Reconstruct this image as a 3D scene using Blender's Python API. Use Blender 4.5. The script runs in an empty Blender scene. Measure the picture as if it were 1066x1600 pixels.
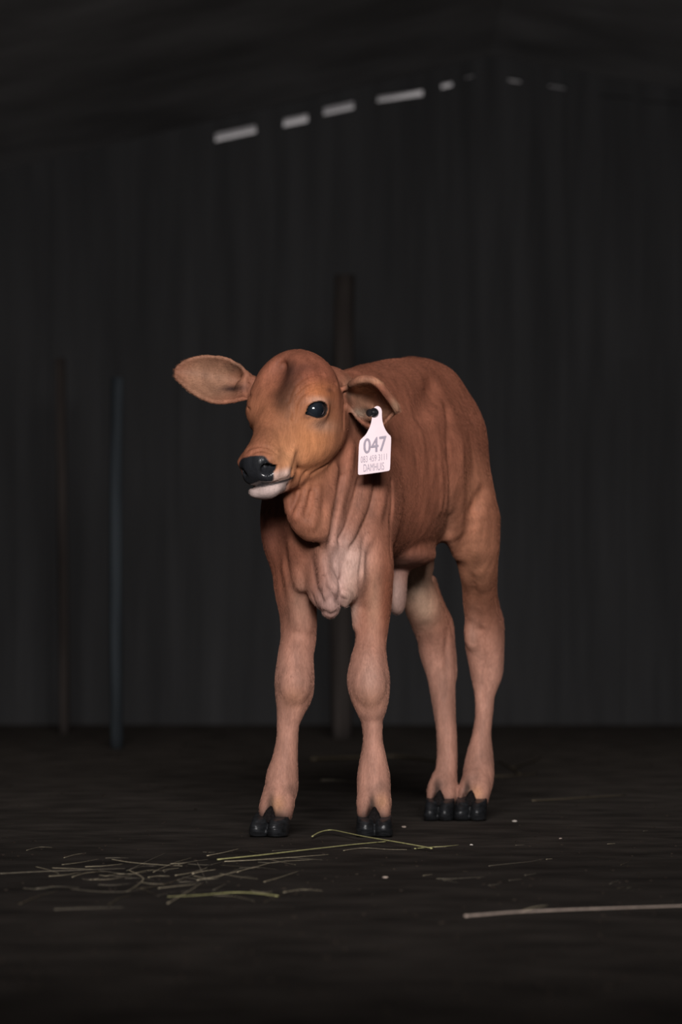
import bpy, bmesh, math, random
import numpy as np
from mathutils import Vector, Matrix, noise

SC = bpy.context.scene
COL = SC.collection
random.seed(7)

# ------------------------------------------------------------------ camera
FPX = 6012.0            # focal length in pixels of the 1066x1600 frame
CAM_H = 0.3004
CAM_Y = -6.0
HORIZON = 1005.0
TILT = math.atan((HORIZON - 800.0) / FPX)
cam_d = bpy.data.cameras.new('camera')
cam = bpy.data.objects.new('camera', cam_d)
COL.objects.link(cam)
cam_d.sensor_fit = 'VERTICAL'
cam_d.sensor_height = 36.0
cam_d.lens = FPX / 1600.0 * 36.0
cam.location = (0, CAM_Y, CAM_H)
cam.rotation_euler = (math.pi / 2 + TILT, 0, 0)
cam_d.clip_end = 200
cam_d.dof.use_dof = True
cam_d.dof.focus_distance = 5.74
cam_d.dof.aperture_fstop = 6.3
SC.camera = cam

SC.view_settings.view_transform = 'Standard'
SC.view_settings.look = 'None'
SC.view_settings.gamma = 1.0
SC.view_settings.use_curve_mapping = False
SC.view_settings.exposure = 0.0

# ------------------------------------------------------------------ light
world = bpy.data.worlds.new('overcast_sky')
SC.world = world
world.use_nodes = True
bg = world.node_tree.nodes['Background']
bg.inputs['Color'].default_value = (1.0, 0.93, 0.93, 1)
bg.inputs['Strength'].default_value = 0.27

def area(name, loc, target, sx, sy, power, color, spread=180):
    ld = bpy.data.lights.new(name, 'AREA')
    ld.shape = 'RECTANGLE'; ld.size = sx; ld.size_y = sy
    ld.energy = power; ld.color = color; ld.spread = math.radians(spread)
    o = bpy.data.objects.new(name, ld); COL.objects.link(o)
    o.location = loc
    o.rotation_euler = (Vector(target) - Vector(loc)).to_track_quat('-Z', 'Y').to_euler()
    return o
# key lamp added inside the barn, standing in for daylight from the open front
area('key_lamp', (0.10, -5.3, 1.80), (0.08, 0.2, 0.72), 1.5, 0.75, 33, (1.0, 0.955, 0.94), 55)

# ------------------------------------------------------------------ helpers
CT, ST = math.cos(TILT), math.sin(TILT)
def P(px, py, d):
    """world point seen at pixel (px,py) at distance d along world Y from the camera"""
    a = (px - 533.0) / FPX; b = (800.0 - py) / FPX
    y = CT - b * ST; z = b * CT + ST
    s = d / y
    return np.array([a * s, CAM_Y + d, CAM_H + z * s])

def tag(o, label=None, cat=None, group=None, kind=None):
    if label: o['label'] = label
    if cat: o['category'] = cat
    if group: o['group'] = group
    if kind: o['kind'] = kind
    return o

def smoothmesh(me, on=True):
    me.polygons.foreach_set('use_smooth', [on] * len(me.polygons)); me.update()

def link(name, me, mat=None, parent=None, smooth=True):
    o = bpy.data.objects.new(name, me); COL.objects.link(o)
    if mat: me.materials.append(mat)
    if smooth: smoothmesh(me)
    if parent: 
        o.parent = parent
        o.matrix_parent_inverse = Matrix.Translation(parent.location).inverted() if parent.type == 'EMPTY' else Matrix()
    return o

def mesh_from(name, V, F):
    me = bpy.data.meshes.new(name)
    me.from_pydata([tuple(v) for v in V], [], [tuple(f) for f in F]); me.update()
    return me

# ---- node helpers
def new_mat(name):
    m = bpy.data.materials.new(name); m.use_nodes = True
    nt = m.node_tree; b = nt.nodes['Principled BSDF']
    return m, nt, b
def nd(nt, t, **kw):
    n = nt.nodes.new(t)
    for k, v in kw.items():
        if k in n.inputs: n.inputs[k].default_value = v
        else: setattr(n, k, v)
    return n
def simple(name, col, rough=0.5, spec=0.5, noise_scale=40, amt=0.25, bump=0.0, stretch=(1, 1, 1), metal=0.0):
    m, nt, b = new_mat(name)
    tc = nd(nt, 'ShaderNodeTexCoord'); mp = nd(nt, 'ShaderNodeMapping'); mp.inputs['Scale'].default_value = stretch
    nz = nd(nt, 'ShaderNodeTexNoise', Scale=noise_scale, Detail=6.0)
    nt.links.new(tc.outputs['Object'], mp.inputs['Vector']); nt.links.new(mp.outputs['Vector'], nz.inputs['Vector'])
    r = nd(nt, 'ShaderNodeValToRGB')
    r.color_ramp.elements[0].position = 0.3; r.color_ramp.elements[1].position = 0.7
    r.color_ramp.elements[0].color = (*[c * (1 - amt) for c in col], 1)
    r.color_ramp.elements[1].color = (*[min(1, c * (1 + amt)) for c in col], 1)
    nt.links.new(nz.outputs['Fac'], r.inputs['Fac']); nt.links.new(r.outputs['Color'], b.inputs['Base Color'])
    b.inputs['Roughness'].default_value = rough; b.inputs['Specular IOR Level'].default_value = spec
    b.inputs['Metallic'].default_value = metal
    if bump:
        bp = nd(nt, 'ShaderNodeBump', Strength=bump, Distance=0.01)
        nt.links.new(nz.outputs['Fac'], bp.inputs['Height']); nt.links.new(bp.outputs['Normal'], b.inputs['Normal'])
    return m

# ------------------------------------------------------------------ implicit surface modelling
def catmull(pts, n):
    pts = np.asarray(pts, float)
    out = []
    m = len(pts)
    for i in range(m - 1):
        p0 = pts[max(i - 1, 0)]; p1 = pts[i]; p2 = pts[i + 1]; p3 = pts[min(i + 2, m - 1)]
        for j in range(n):
            t = j / n
            out.append(0.5 * ((2 * p1) + (-p0 + p2) * t + (2 * p0 - 5 * p1 + 4 * p2 - p3) * t * t + (-p0 + 3 * p1 - 3 * p2 + p3) * t ** 3))
    out.append(pts[-1])
    return np.array(out)

def grid_axis(segs):
    """segs: list of (start, end, step) contiguous"""
    out = []
    for a, b, s in segs:
        n = max(1, int(round((b - a) / s)))
        out.append(np.linspace(a, b, n, endpoint=False))
    out.append(np.array([segs[-1][1]]))
    return np.concatenate(out).astype(np.float32)

class Field:
    def __init__(self, xs, ys, zs):
        self.ax = (xs, ys, zs)
        self.f = np.full((len(xs), len(ys), len(zs)), 0.08, np.float32)
    def block(self, lo, hi):
        sl = []
        for i in range(3):
            a = np.searchsorted(self.ax[i], lo[i]); b = np.searchsorted(self.ax[i], hi[i]) + 1
            sl.append(slice(max(0, a - 1), min(len(self.ax[i]), b)))
        X = self.ax[0][sl[0]][:, None, None]; Y = self.ax[1][sl[1]][None, :, None]; Z = self.ax[2][sl[2]][None, None, :]
        return tuple(sl), X, Y, Z
    def union(self, sl, d, k):
        a = self.f[sl]
        if k > 0:
            h = np.maximum(k - np.abs(a - d), 0) / k
            self.f[sl] = np.minimum(a, d) - h * h * (k * 0.25)
        else: self.f[sl] = np.minimum(a, d)
    def cut(self, sl, d, k):
        a = self.f[sl]; b = -d
        h = np.maximum(k - np.abs(a - b), 0) / k
        self.f[sl] = np.maximum(a, b) + h * h * (k * 0.25)
    def ellip(self, c, axes, r, k=0.02, cut=False, m=0.02):
        c = np.asarray(c, float); R = np.asarray(axes, float); r = np.asarray(r, float)
        ext = np.sqrt(((R * r[:, None]) ** 2).sum(0)) + k + m
        sl, X, Y, Z = self.block(c - ext, c + ext)
        x = X - c[0]; y = Y - c[1]; z = Z - c[2]
        q2 = 0
        for i in range(3):
            q2 = q2 + ((x * R[i][0] + y * R[i][1] + z * R[i][2]) / r[i]) ** 2
        val = np.sqrt(q2) + 1e-6
        ln = np.sqrt(x * x + y * y + z * z) + 1e-9
        d = np.maximum(ln * (1 - 1 / val), -r.min())
        (self.cut if cut else self.union)(sl, d.astype(np.float32), k)
    def tube(self, pts, w, h=None, side=(1, 0, 0), k=0.015, n=5, cut=False, m=0.015):
        """pts: control points; w: half widths along side; h: half widths along the other direction"""
        w = np.asarray(w, float); h = w if h is None else np.asarray(h, float)
        S = catmull(np.concatenate([np.asarray(pts, float), w[:, None], h[:, None]], 1), n)
        c = S[:, :3]; rr = np.maximum(S[:, 3:], 0.0008)
        R = rr.max() + k + m
        sl, X, Y, Z = self.block(c.min(0) - R, c.max(0) + R)
        o0 = [s.start for s in sl]
        tmp = np.full(self.f[sl].shape, 0.08, np.float32)
        sub = Field(*[self.ax[i][sl[i]] for i in range(3)]); sub.f = tmp
        side = np.asarray(side, float)
        for i in range(len(c) - 1):
            a = c[i]; b = c[i + 1]; ab = b - a; L2 = (ab * ab).sum()
            if L2 < 1e-12: continue
            T = ab / math.sqrt(L2)
            Sv = side - T * (side @ T); Sv /= np.linalg.norm(Sv); Vv = np.cross(T, Sv)
            r = max(rr[i].max(), rr[i + 1].max()) + k + m
            bl, x, y, z = sub.block(np.minimum(a, b) - r, np.maximum(a, b) + r)
            x = x - a[0]; y = y - a[1]; z = z - a[2]
            t = np.clip((x * ab[0] + y * ab[1] + z * ab[2]) / L2, 0, 1)
            qx = x - t * ab[0]; qy = y - t * ab[1]; qz = z - t * ab[2]
            ww = rr[i][0] + t * (rr[i + 1][0] - rr[i][0]); hh = rr[i][1] + t * (rr[i + 1][1] - rr[i][1])
            qs = qx * Sv[0] + qy * Sv[1] + qz * Sv[2]; qv = qx * Vv[0] + qy * Vv[1] + qz * Vv[2]
            qt = qx * T[0] + qy * T[1] + qz * T[2]; mm = np.minimum(ww, hh)
            val = np.sqrt((qs / ww) ** 2 + (qv / hh) ** 2 + (qt / mm) ** 2) + 1e-6
            ln = np.sqrt(qx * qx + qy * qy + qz * qz) + 1e-9
            d = np.maximum(ln * (1 - 1 / val), -mm)
            tmp[bl] = np.minimum(tmp[bl], d)
        (self.cut if cut else self.union)(sl, tmp, k)
    def stamp(self, pts, rad, k=0.008):
        """union of many small spheres: thin curved sheets such as ears"""
        pts = np.asarray(pts); rad = np.asarray(rad)
        R = rad.max() + k + 0.008
        sl, X, Y, Z = self.block(pts.min(0) - R, pts.max(0) + R)
        sub = Field(*[self.ax[i][sl[i]] for i in range(3)])
        for p, r in zip(pts, rad):
            e = r + k + 0.004
            bl, x, y, z = sub.block(p - e, p + e)
            d = np.sqrt((x - p[0]) ** 2 + (y - p[1]) ** 2 + (z - p[2]) ** 2) - r
            sub.f[bl] = np.minimum(sub.f[bl], d)
        self.union(sl, sub.f, k)
    def mesh(self):
        f = self.f; ax = self.ax; s = f < 0
        nx, ny, nz = f.shape
        cid = lambda i, j, k: (i * (ny - 1) + j) * (nz - 1) + k
        acc = {}
        cells = []; poss = []; quads = []
        for a in range(3):
            s0 = [slice(None)] * 3; s1 = [slice(None)] * 3
            s0[a] = slice(0, -1); s1[a] = slice(1, None)
            A = s[tuple(s0)]; B = s[tuple(s1)]
            idx = np.argwhere(A != B)
            o1, o2 = (a + 1) % 3, (a + 2) % 3
            ok = (idx[:, o1] > 0) & (idx[:, o2] > 0) & (idx[:, o1] < f.shape[o1] - 1) & (idx[:, o2] < f.shape[o2] - 1)
            idx = idx[ok]
            i2 = idx.copy(); i2[:, a] += 1
            fa = f[tuple(idx.T)]; fb = f[tuple(i2.T)]
            t = fa / (fa - fb)
            p = np.stack([ax[q][idx[:, q]] for q in range(3)], 1).astype(np.float64)
            p[:, a] = ax[a][idx[:, a]] * (1 - t) + ax[a][i2[:, a]] * t
            cs = []
            for d1, d2 in ((-1, -1), (0, -1), (0, 0), (-1, 0)):
                c = idx.copy(); c[:, o1] += d1; c[:, o2] += d2
                ci = cid(c[:, 0], c[:, 1], c[:, 2]); cs.append(ci); cells.append(ci); poss.append(p)
            q = np.stack(cs, 1)
            flip = ~s[tuple(idx.T)]
            q[flip] = q[flip][:, ::-1]
            quads.append(q)
        cells = np.concatenate(cells); poss = np.concatenate(poss); quads = np.concatenate(quads)
        u, inv = np.unique(cells, return_inverse=True)
        cnt = np.bincount(inv, minlength=len(u)).astype(float)
        V = np.stack([np.bincount(inv, poss[:, q], len(u)) / cnt for q in range(3)], 1)
        F = np.searchsorted(u, quads)
        return V, F

def biggest(V, F):
    """drop stray islands"""
    n = len(V); lab = np.arange(n)
    E = np.concatenate([F[:, [0, 1]], F[:, [1, 2]], F[:, [2, 3]], F[:, [3, 0]]])
    while True:
        m = np.minimum(lab[E[:, 0]], lab[E[:, 1]]); old = lab.copy()
        np.minimum.at(lab, E[:, 0], m); np.minimum.at(lab, E[:, 1], m)
        lab = lab[lab]
        if (lab == old).all(): break
    c = np.bincount(lab, minlength=n); b = c.argmax(); keep = lab == b
    mp = np.cumsum(keep) - 1
    return V[keep], mp[F[keep[F[:, 0]]]]

def relax(V, F, it=2, lam=0.5):
    E = np.concatenate([F[:, [0, 1]], F[:, [1, 2]], F[:, [2, 3]], F[:, [3, 0]]])
    cnt = np.bincount(np.concatenate([E[:, 0], E[:, 1]]), minlength=len(V))[:, None]
    for i in range(it):
        for l in (lam, -lam * 1.03):
            S = np.stack([np.bincount(np.concatenate([E[:, 0], E[:, 1]]), np.concatenate([V[E[:, 1], q], V[E[:, 0], q]]), len(V)) for q in range(3)], 1)
            V = V + l * (S / cnt - V)
    return V

def vnormals(V, F):
    n = np.cross(V[F[:, 2]] - V[F[:, 0]], V[F[:, 3]] - V[F[:, 1]])
    N = np.zeros_like(V)
    for i in range(4):
        for q in range(3): N[:, q] += np.bincount(F[:, i], n[:, q], len(V))
    return N / (np.linalg.norm(N, axis=1)[:, None] + 1e-12)

def to_mesh(name, V, F):
    me = bpy.data.meshes.new(name)
    me.vertices.add(len(V)); me.vertices.foreach_set('co', V.astype(np.float32).ravel())
    me.loops.add(len(F) * 4); me.loops.foreach_set('vertex_index', F.astype(np.int32).ravel())
    me.polygons.add(len(F)); me.polygons.foreach_set('loop_start', np.arange(0, len(F) * 4, 4, dtype=np.int32))
    me.update(calc_edges=True); me.validate()
    return me

# ==================================================================== BARN
def floor_mat():
    m, nt, b = new_mat('trodden_earth_and_litter')
    tc = nd(nt, 'ShaderNodeTexCoord')
    n1 = nd(nt, 'ShaderNodeTexNoise', Scale=2.2, Detail=6.0); n2 = nd(nt, 'ShaderNodeTexNoise', Scale=45.0, Detail=8.0); n3 = nd(nt, 'ShaderNodeTexNoise', Scale=9.0, Detail=8.0)
    for n in (n1, n2, n3): nt.links.new(tc.outputs['Object'], n.inputs['Vector'])
    # colour lighter at the back, darker in front, painting out lamp falloff; ragged border
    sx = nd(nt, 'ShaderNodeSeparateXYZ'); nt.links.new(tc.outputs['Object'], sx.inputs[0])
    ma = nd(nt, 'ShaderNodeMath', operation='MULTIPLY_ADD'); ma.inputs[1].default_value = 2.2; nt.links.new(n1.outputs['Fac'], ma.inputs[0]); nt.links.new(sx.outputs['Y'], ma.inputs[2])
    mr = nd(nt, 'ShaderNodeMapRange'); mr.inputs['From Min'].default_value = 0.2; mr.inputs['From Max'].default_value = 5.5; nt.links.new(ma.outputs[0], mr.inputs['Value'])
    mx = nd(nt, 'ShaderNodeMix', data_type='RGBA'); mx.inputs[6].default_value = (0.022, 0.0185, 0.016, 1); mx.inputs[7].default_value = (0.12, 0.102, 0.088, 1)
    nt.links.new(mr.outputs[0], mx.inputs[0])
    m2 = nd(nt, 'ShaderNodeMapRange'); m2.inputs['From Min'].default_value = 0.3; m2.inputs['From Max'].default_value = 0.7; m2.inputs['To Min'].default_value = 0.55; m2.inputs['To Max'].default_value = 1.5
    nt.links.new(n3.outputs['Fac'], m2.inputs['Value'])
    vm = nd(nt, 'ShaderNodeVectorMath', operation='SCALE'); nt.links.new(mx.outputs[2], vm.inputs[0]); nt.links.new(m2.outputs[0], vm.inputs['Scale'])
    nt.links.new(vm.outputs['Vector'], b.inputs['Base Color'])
    b.inputs['Roughness'].default_value = 0.95; b.inputs['Specular IOR Level'].default_value = 0.08
    bp = nd(nt, 'ShaderNodeBump', Strength=0.5, Distance=0.01); nt.links.new(n2.outputs['Fac'], bp.inputs['Height']); nt.links.new(bp.outputs['Normal'], b.inputs['Normal'])
    return m
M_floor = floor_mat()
M_board = simple('smoke_dark_boards', (0.066, 0.066, 0.068), 0.9, 0.1, 3, 0.18, 0.15, (6, 6, 0.4))
M_sheet = simple('dark_roof_sheet', (0.66, 0.66, 0.67), 0.9, 0.1, 2, 0.3, 0.1)
M_post = simple('weathered_post_wood', (0.058, 0.049, 0.045), 0.9, 0.1, 5, 0.4, 0.3, (8, 8, 0.5))
M_grey_post = simple('grey_blue_post_wood', (0.050, 0.059, 0.067), 0.85, 0.1, 5, 0.4, 0.3, (8, 8, 0.5))
YB, YF = 8.2, -10.0                      # back wall and open front
DB = YB - CAM_Y
RX = float(P(765, 108, DB)[0]); RZ = float(P(765, 108, DB)[2])
XL, XR = -2.9, 4.1
def roof_z(x): return RZ + 0.05 - (0.235 * (RX - x) if x < RX else 0.175 * (x - RX))

def add_prism(bm, pts, y0, y1):
    """pts: outline in x,z; extruded between y0 and y1"""
    a = [bm.verts.new((x, y0, z)) for x, z in pts]; b = [bm.verts.new((x, y1, z)) for x, z in pts]
    n = len(pts)
    bm.faces.new(a); bm.faces.new(b[::-1])
    for i in range(n): bm.faces.new((a[i], b[i], b[(i + 1) % n], a[(i + 1) % n]))
def add_box(bm, x0, x1, y0, y1, z0, z1): add_prism(bm, [(x0, z0), (x1, z0), (x1, z1), (x0, z1)], y0, y1)
def finish(name, bm, mat, parent=None, smooth=False):
    bmesh.ops.recalc_face_normals(bm, faces=bm.faces)
    me = bpy.data.meshes.new(name); bm.to_mesh(me); bm.free()
    return link(name, me, mat, parent, smooth)

bm = bmesh.new()
bmesh.ops.create_grid(bm, x_segments=100, y_segments=200, size=1)
for v in bm.verts:
    v.co.x = 0.6 + v.co.x * 3.6; v.co.y = v.co.y * 9.3 - 0.8; v.co.z = 0
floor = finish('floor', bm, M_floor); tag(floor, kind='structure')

# gable wall: solid except for a broken line of gaps where grey daylight shows under the roof
gaps = [(336, 214, 400, 200, 15), (443, 191, 481, 183, 15), (506, 173, 553, 163, 14), (590, 154, 661, 144, 11), (690, 134, 707, 130, 9),
        (727, 121, 741, 117, 3.5), (795, 124, 814, 127, 4), (858, 133, 884, 137, 4), (935, 149, 990, 153, 1.6), (1005, 158, 1066, 162, 1.6)]
bm = bmesh.new(); xprev = XL; cols = []
for x0, y0, x1, y1, h in gaps:
    a = P(x0, y0, DB); b = P(x1, y1, DB); hh = h / 2 * DB / FPX
    cols.append((xprev, a[0])); xprev = b[0]
    add_prism(bm, [(a[0], 0), (b[0], 0), (b[0], b[2] - hh), (a[0], a[2] - hh)], YB, YB + 0.04)
    add_prism(bm, [(a[0], a[2] + hh), (b[0], b[2] + hh), (b[0], roof_z(b[0])), (a[0], roof_z(a[0]))], YB, YB + 0.04)
cols.append((xprev, XR))
for a, b in cols:
    if a < RX < b: add_prism(bm, [(a, 0), (b, 0), (b, roof_z(b)), (RX, roof_z(RX)), (a, roof_z(a))], YB, YB + 0.04)
    else: add_prism(bm, [(a, 0), (b, 0), (b, roof_z(b)), (a, roof_z(a))], YB, YB + 0.04)
# cover battens over the board joints
x = XL + 0.1
while x < XR - 0.1:
    add_box(bm, x, x + 0.045, YB - 0.02, YB, 0, 1.35); x += 0.24
tag(finish('wall_back', bm, M_board), kind='structure')
for nm, xa in (('wall_left', XL), ('wall_right', XR)):
    bm = bmesh.new(); s = -1 if xa == XL else 1
    add_box(bm, min(xa, xa + s * 0.04), max(xa, xa + s * 0.04), YF, YB + 0.04, 0, roof_z(xa))
    y = YF + 0.1
    while y < YB - 0.1:
        add_box(bm, min(xa, xa - s * 0.02), max(xa, xa - s * 0.02), y, y + 0.045, 0, roof_z(xa) - 0.05); y += 0.3
    tag(finish(nm, bm, M_board), kind='structure')
bm = bmesh.new()
for x0, x1 in ((XL - 0.3, RX), (RX, XR + 0.3)):
    add_prism(bm, [(x0, roof_z(x0)), (x1, roof_z(x1)), (x1, roof_z(x1) + 0.03), (x0, roof_z(x0) + 0.03)], YF - 0.3, YB + 0.5)
tag(finish('ceiling', bm, M_sheet), kind='structure')

def post(px, wpx, d, mat, label, ytop):
    p = P(px, 1100, d); w = wpx * d / FPX / 2
    bm = bmesh.new(); n = 14; rings = []
    top = float(P(px, ytop, d)[2])
    for i in range(25):
        z = top * i / 24; ring = []
        for j in range(n):
            a = 2 * math.pi * j / n
            r = w * (1 + 0.10 * noise.noise(Vector((math.cos(a) * 1.5 + px, math.sin(a) * 1.5, z * 1.2))))
            ring.append(bm.verts.new((p[0] + r * math.cos(a) + 0.01 * math.sin(z * 1.7 + px), p[1] + r * math.sin(a), z)))
        rings.append(ring)
    for i in range(24):
        for j in range(n): bm.faces.new((rings[i][j], rings[i][(j + 1) % n], rings[i + 1][(j + 1) % n], rings[i + 1][j]))
    bm.faces.new(rings[0][::-1]); bm.faces.new(rings[-1])
    o = finish('timber_post', bm, mat, None, True)
    return tag(o, label, 'post')
post(186, 20, 11.0, M_grey_post, 'faint bluish grey timber post in the dark left of the calf', 590)
post(538, 34, 12.2, M_post, 'faint brown timber post in the dark just behind the calf\'s head', 430)
post(96, 16, 12.8, M_post, 'barely visible dark timber post nearest the left edge of the photo', 560)


# ==================================================================== CALF
I3 = np.eye(3)
# body frame: calf faces the camera and a little to picture left
BF = np.array([-0.40, -0.917, 0.0]); BF /= np.linalg.norm(BF)     # forward
BL = np.array([-BF[1], BF[0], 0.0])                                # calf's left
BU = np.array([0, 0, 1.0])
BAX = np.array([BL, BF, BU])

# head frame
PSI, THE, ROLL = math.radians(32), math.radians(31), math.radians(6)
HF = np.array([-math.sin(PSI) * math.cos(THE), -math.cos(PSI) * math.cos(THE), -math.sin(THE)])
HL = np.array([math.cos(PSI), -math.sin(PSI), 0.0])
HU = np.cross(HF, HL)
HL, HU = HL * math.cos(ROLL) + HU * math.sin(ROLL), HU * math.cos(ROLL) - HL * math.sin(ROLL)
HAX = np.array([HF, HL, HU])
HO = P(453, 656, 5.87)
def fsc(f): return f * (0.84 if f > 0 else 0.90)
def H(f, l, u):
    f = fsc(f); return HO + HF * f + HL * l + HU * u

G = 0.0042; GH = 0.0021
xs = grid_axis([(-0.30, -0.175, 0.0030), (-0.175, 0.105, GH), (0.105, 0.34, G)])
ys = grid_axis([(-0.34, 0.06, 0.0025), (0.06, 0.78, G)])
zs = grid_axis([(-0.01, 0.5, G), (0.5, 0.80, GH)])
fld = Field(xs, ys, zs)

def hell(f, l, u, rf, rl, ru, k=0.02, both=True, cut=False, rot=0.0, yaw=0.0):
    """ellipsoid in the head frame; rot pitches it nose-down, yaw turns it outwards"""
    for s in ((1, -1) if (both and abs(l) > 1e-6) else (1,)):
        c, n = math.cos(rot), math.sin(rot)
        A = HF * c - HU * n; B = HU * c + HF * n
        cy, sy = math.cos(yaw * s), math.sin(yaw * s)
        A2 = A * cy + HL * sy; L2 = HL * cy - A * sy
        fld.ellip(H(f, l * s, u), np.array([A2, L2, B]), (rf * (0.88 if f > 0 else 0.94), rl, ru), k, cut)

# ---- torso
def tw(px, py, d): return P(px, py, d)
fld.tube([P(505, 845, 6.00), P(528, 775, 6.10), P(566, 742, 6.20), P(612, 727, 6.30), P(655, 714, 6.42), P(678, 684, 6.54), P(682, 680, 6.60)],
         [0.060, 0.088, 0.098, 0.108, 0.100, 0.080, 0.050],
         [0.095, 0.145, 0.150, 0.155, 0.145, 0.110, 0.075], side=BL, k=0.0, n=5)
# back line, hips and rump
fld.tube([P(548, 622, 6.12), P(585, 600, 6.22), P(620, 592, 6.34), P(652, 589, 6.48), P(668, 601, 6.58), P(676, 650, 6.66)],
         [0.030, 0.040, 0.048, 0.045, 0.045, 0.035], [0.022, 0.024, 0.026, 0.024, 0.025, 0.03], side=BL, k=0.05, n=4)
fld.ellip(P(705, 678, 6.47), BAX, (0.034, 0.060, 0.062), 0.05)        # left hip
fld.ellip(P(690, 610, 6.44), BAX, (0.018, 0.028, 0.022), 0.045)       # hip bone
fld.ellip(P(640, 640, 6.56), BAX, (0.045, 0.055, 0.085), 0.05)        # right hip
# left thigh and right thigh
fld.tube([P(714, 690, 6.50), P(726, 745, 6.48), P(738, 800, 6.45), P(742, 850, 6.45)],
         [0.034, 0.038, 0.042, 0.036], [0.080, 0.100, 0.090, 0.070], side=(1, 0, 0), k=0.035, n=5)
fld.tube([P(660, 660, 6.60), P(655, 760, 6.56), P(652, 830, 6.52), P(652, 880, 6.50)],
         [0.035, 0.038, 0.032, 0.026], [0.07, 0.085, 0.075, 0.055], side=(1, 0, 0), k=0.03, n=5)
# shoulders
fld.ellip(P(572, 790, 6.05), BAX, (0.040, 0.060, 0.110), 0.045)
fld.ellip(P(556, 700, 6.12), BAX, (0.035, 0.055, 0.110), 0.05)
fld.ellip(P(450, 815, 6.06), BAX, (0.040, 0.055, 0.090), 0.04)
fld.ellip(P(455, 740, 6.12), BAX, (0.040, 0.055, 0.100), 0.04)
# neck
fld.tube([P(500, 640, 5.98), P(510, 700, 6.02), P(515, 755, 6.06), P(522, 800, 6.10)],
         [0.055, 0.058, 0.072, 0.085], [0.075, 0.085, 0.10, 0.10], side=(1, 0, 0), k=0.035, n=5)
fld.tube([P(515, 618, 6.00), P(545, 632, 6.10), P(575, 632, 6.2)], [0.035, 0.04, 0.04], [0.03, 0.035, 0.04], side=BL, k=0.05)
# belly skin and flank web
fld.tube([P(700, 770, 6.36), P(712, 815, 6.38), P(722, 850, 6.42)], [0.018, 0.014, 0.012], [0.05, 0.04, 0.03], side=BL, k=0.03)

# ---- legs straight from their outlines: rows (left px, right px, y px, distance, fore-aft factor)
def leg(rows, k=0.012, n=7):
    pts = []; w = []; h = []
    for xl, xr, y, d, ff in rows:
        pts.append(P((xl + xr) / 2, y, d)); r = (xr - xl) / 2 * d / FPX
        w.append(r); h.append(r * ff)
    fld.tube(pts, w, h, side=(1, 0, 0), k=k, n=n)
LEG_FR = [(432, 482, 850, 6.08, 1.5), (427, 487, 895, 6.06, 1.45), (430, 494, 925, 6.05, 1.3), (437, 495, 960, 6.05, 1.2), (439, 494, 996, 6.045, 1.1), (435, 490, 1023, 6.035, 1.05),
          (430, 491, 1058, 6.03, 1.0), (430.5, 489, 1082, 6.03, 1.0), (433, 477, 1108, 6.03, 1.05), (433, 468, 1130, 6.03, 1.0), (432, 465.5, 1155, 6.03, 0.95), (426, 465, 1185, 6.03, 0.95), (417, 466, 1212, 6.03, 0.95), (414.5, 466, 1228, 6.03, 0.9),
          (409, 460, 1250, 6.015, 0.8), (405, 457, 1270, 6.00, 0.8)]
LEG_FL = [(548, 612, 840, 6.03, 1.5), (546, 615, 885, 6.03, 1.35), (546, 614, 915, 6.03, 1.2), (551, 612, 944, 6.035, 1.15), (555, 608, 972, 6.035, 1.1), (555, 603.5, 1006, 6.03, 1.05), (548, 605, 1034, 6.02, 1.0),
          (543, 609, 1061, 6.02, 1.0), (547, 608.5, 1082, 6.02, 1.0), (555, 605, 1102, 6.02, 1.0), (564, 598.5, 1124, 6.025, 1.05), (567.5, 598, 1156, 6.025, 1.0), (562, 605, 1192, 6.025, 0.95), (558.5, 609.5, 1215, 6.025, 0.9), (558.5, 610, 1235, 6.02, 0.85),
          (559.5, 610, 1256, 6.01, 0.8), (559.5, 609, 1274, 6.00, 0.8)]
LEG_HL = [(706, 779, 815, 6.44, 1.3), (710, 779, 850, 6.44, 1.2), (716, 778, 883, 6.46, 1.05), (722, 777, 912, 6.50, 0.95), (724, 775, 941, 6.535, 0.9), (727, 779, 966, 6.56, 0.95), (726, 785, 985, 6.575, 1.0),
          (727, 787, 1004, 6.58, 1.0), (731, 787, 1027, 6.585, 0.9), (736, 784, 1054, 6.59, 0.9), (741.5, 774, 1084, 6.59, 0.95), (743, 770.5, 1113, 6.59, 1.0), (739, 767.5, 1145, 6.59, 1.0), (731, 770, 1174, 6.59, 0.95),
          (725, 772, 1200, 6.585, 0.85), (723, 771, 1218, 6.575, 0.8), (718, 766, 1238, 6.56, 0.75), (717, 763, 1250, 6.55, 0.75)]
LEG_HR = [(632, 676, 850, 6.50, 1.2), (632, 674, 883, 6.49, 1.15), (630, 676, 912, 6.50, 1.05), (631, 688, 941, 6.52, 0.95), (641, 700, 967, 6.55, 0.95), (651, 707, 993, 6.57, 1.0),
          (657, 711, 1022, 6.58, 0.95), (667, 711.5, 1054, 6.58, 0.9), (673, 711.5, 1084, 6.58, 0.95), (678, 712, 1113, 6.58, 1.0), (682, 713.5, 1142, 6.58, 1.0), (683, 714.5, 1171, 6.58, 0.95),
          (682, 714.5, 1196, 6.575, 0.9), (677, 713.5, 1218, 6.57, 0.8), (670, 712, 1238, 6.56, 0.75), (669, 710, 1250, 6.55, 0.75)]
for L in (LEG_FR, LEG_FL, LEG_HL, LEG_HR): leg(L, k=0.014)
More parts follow.
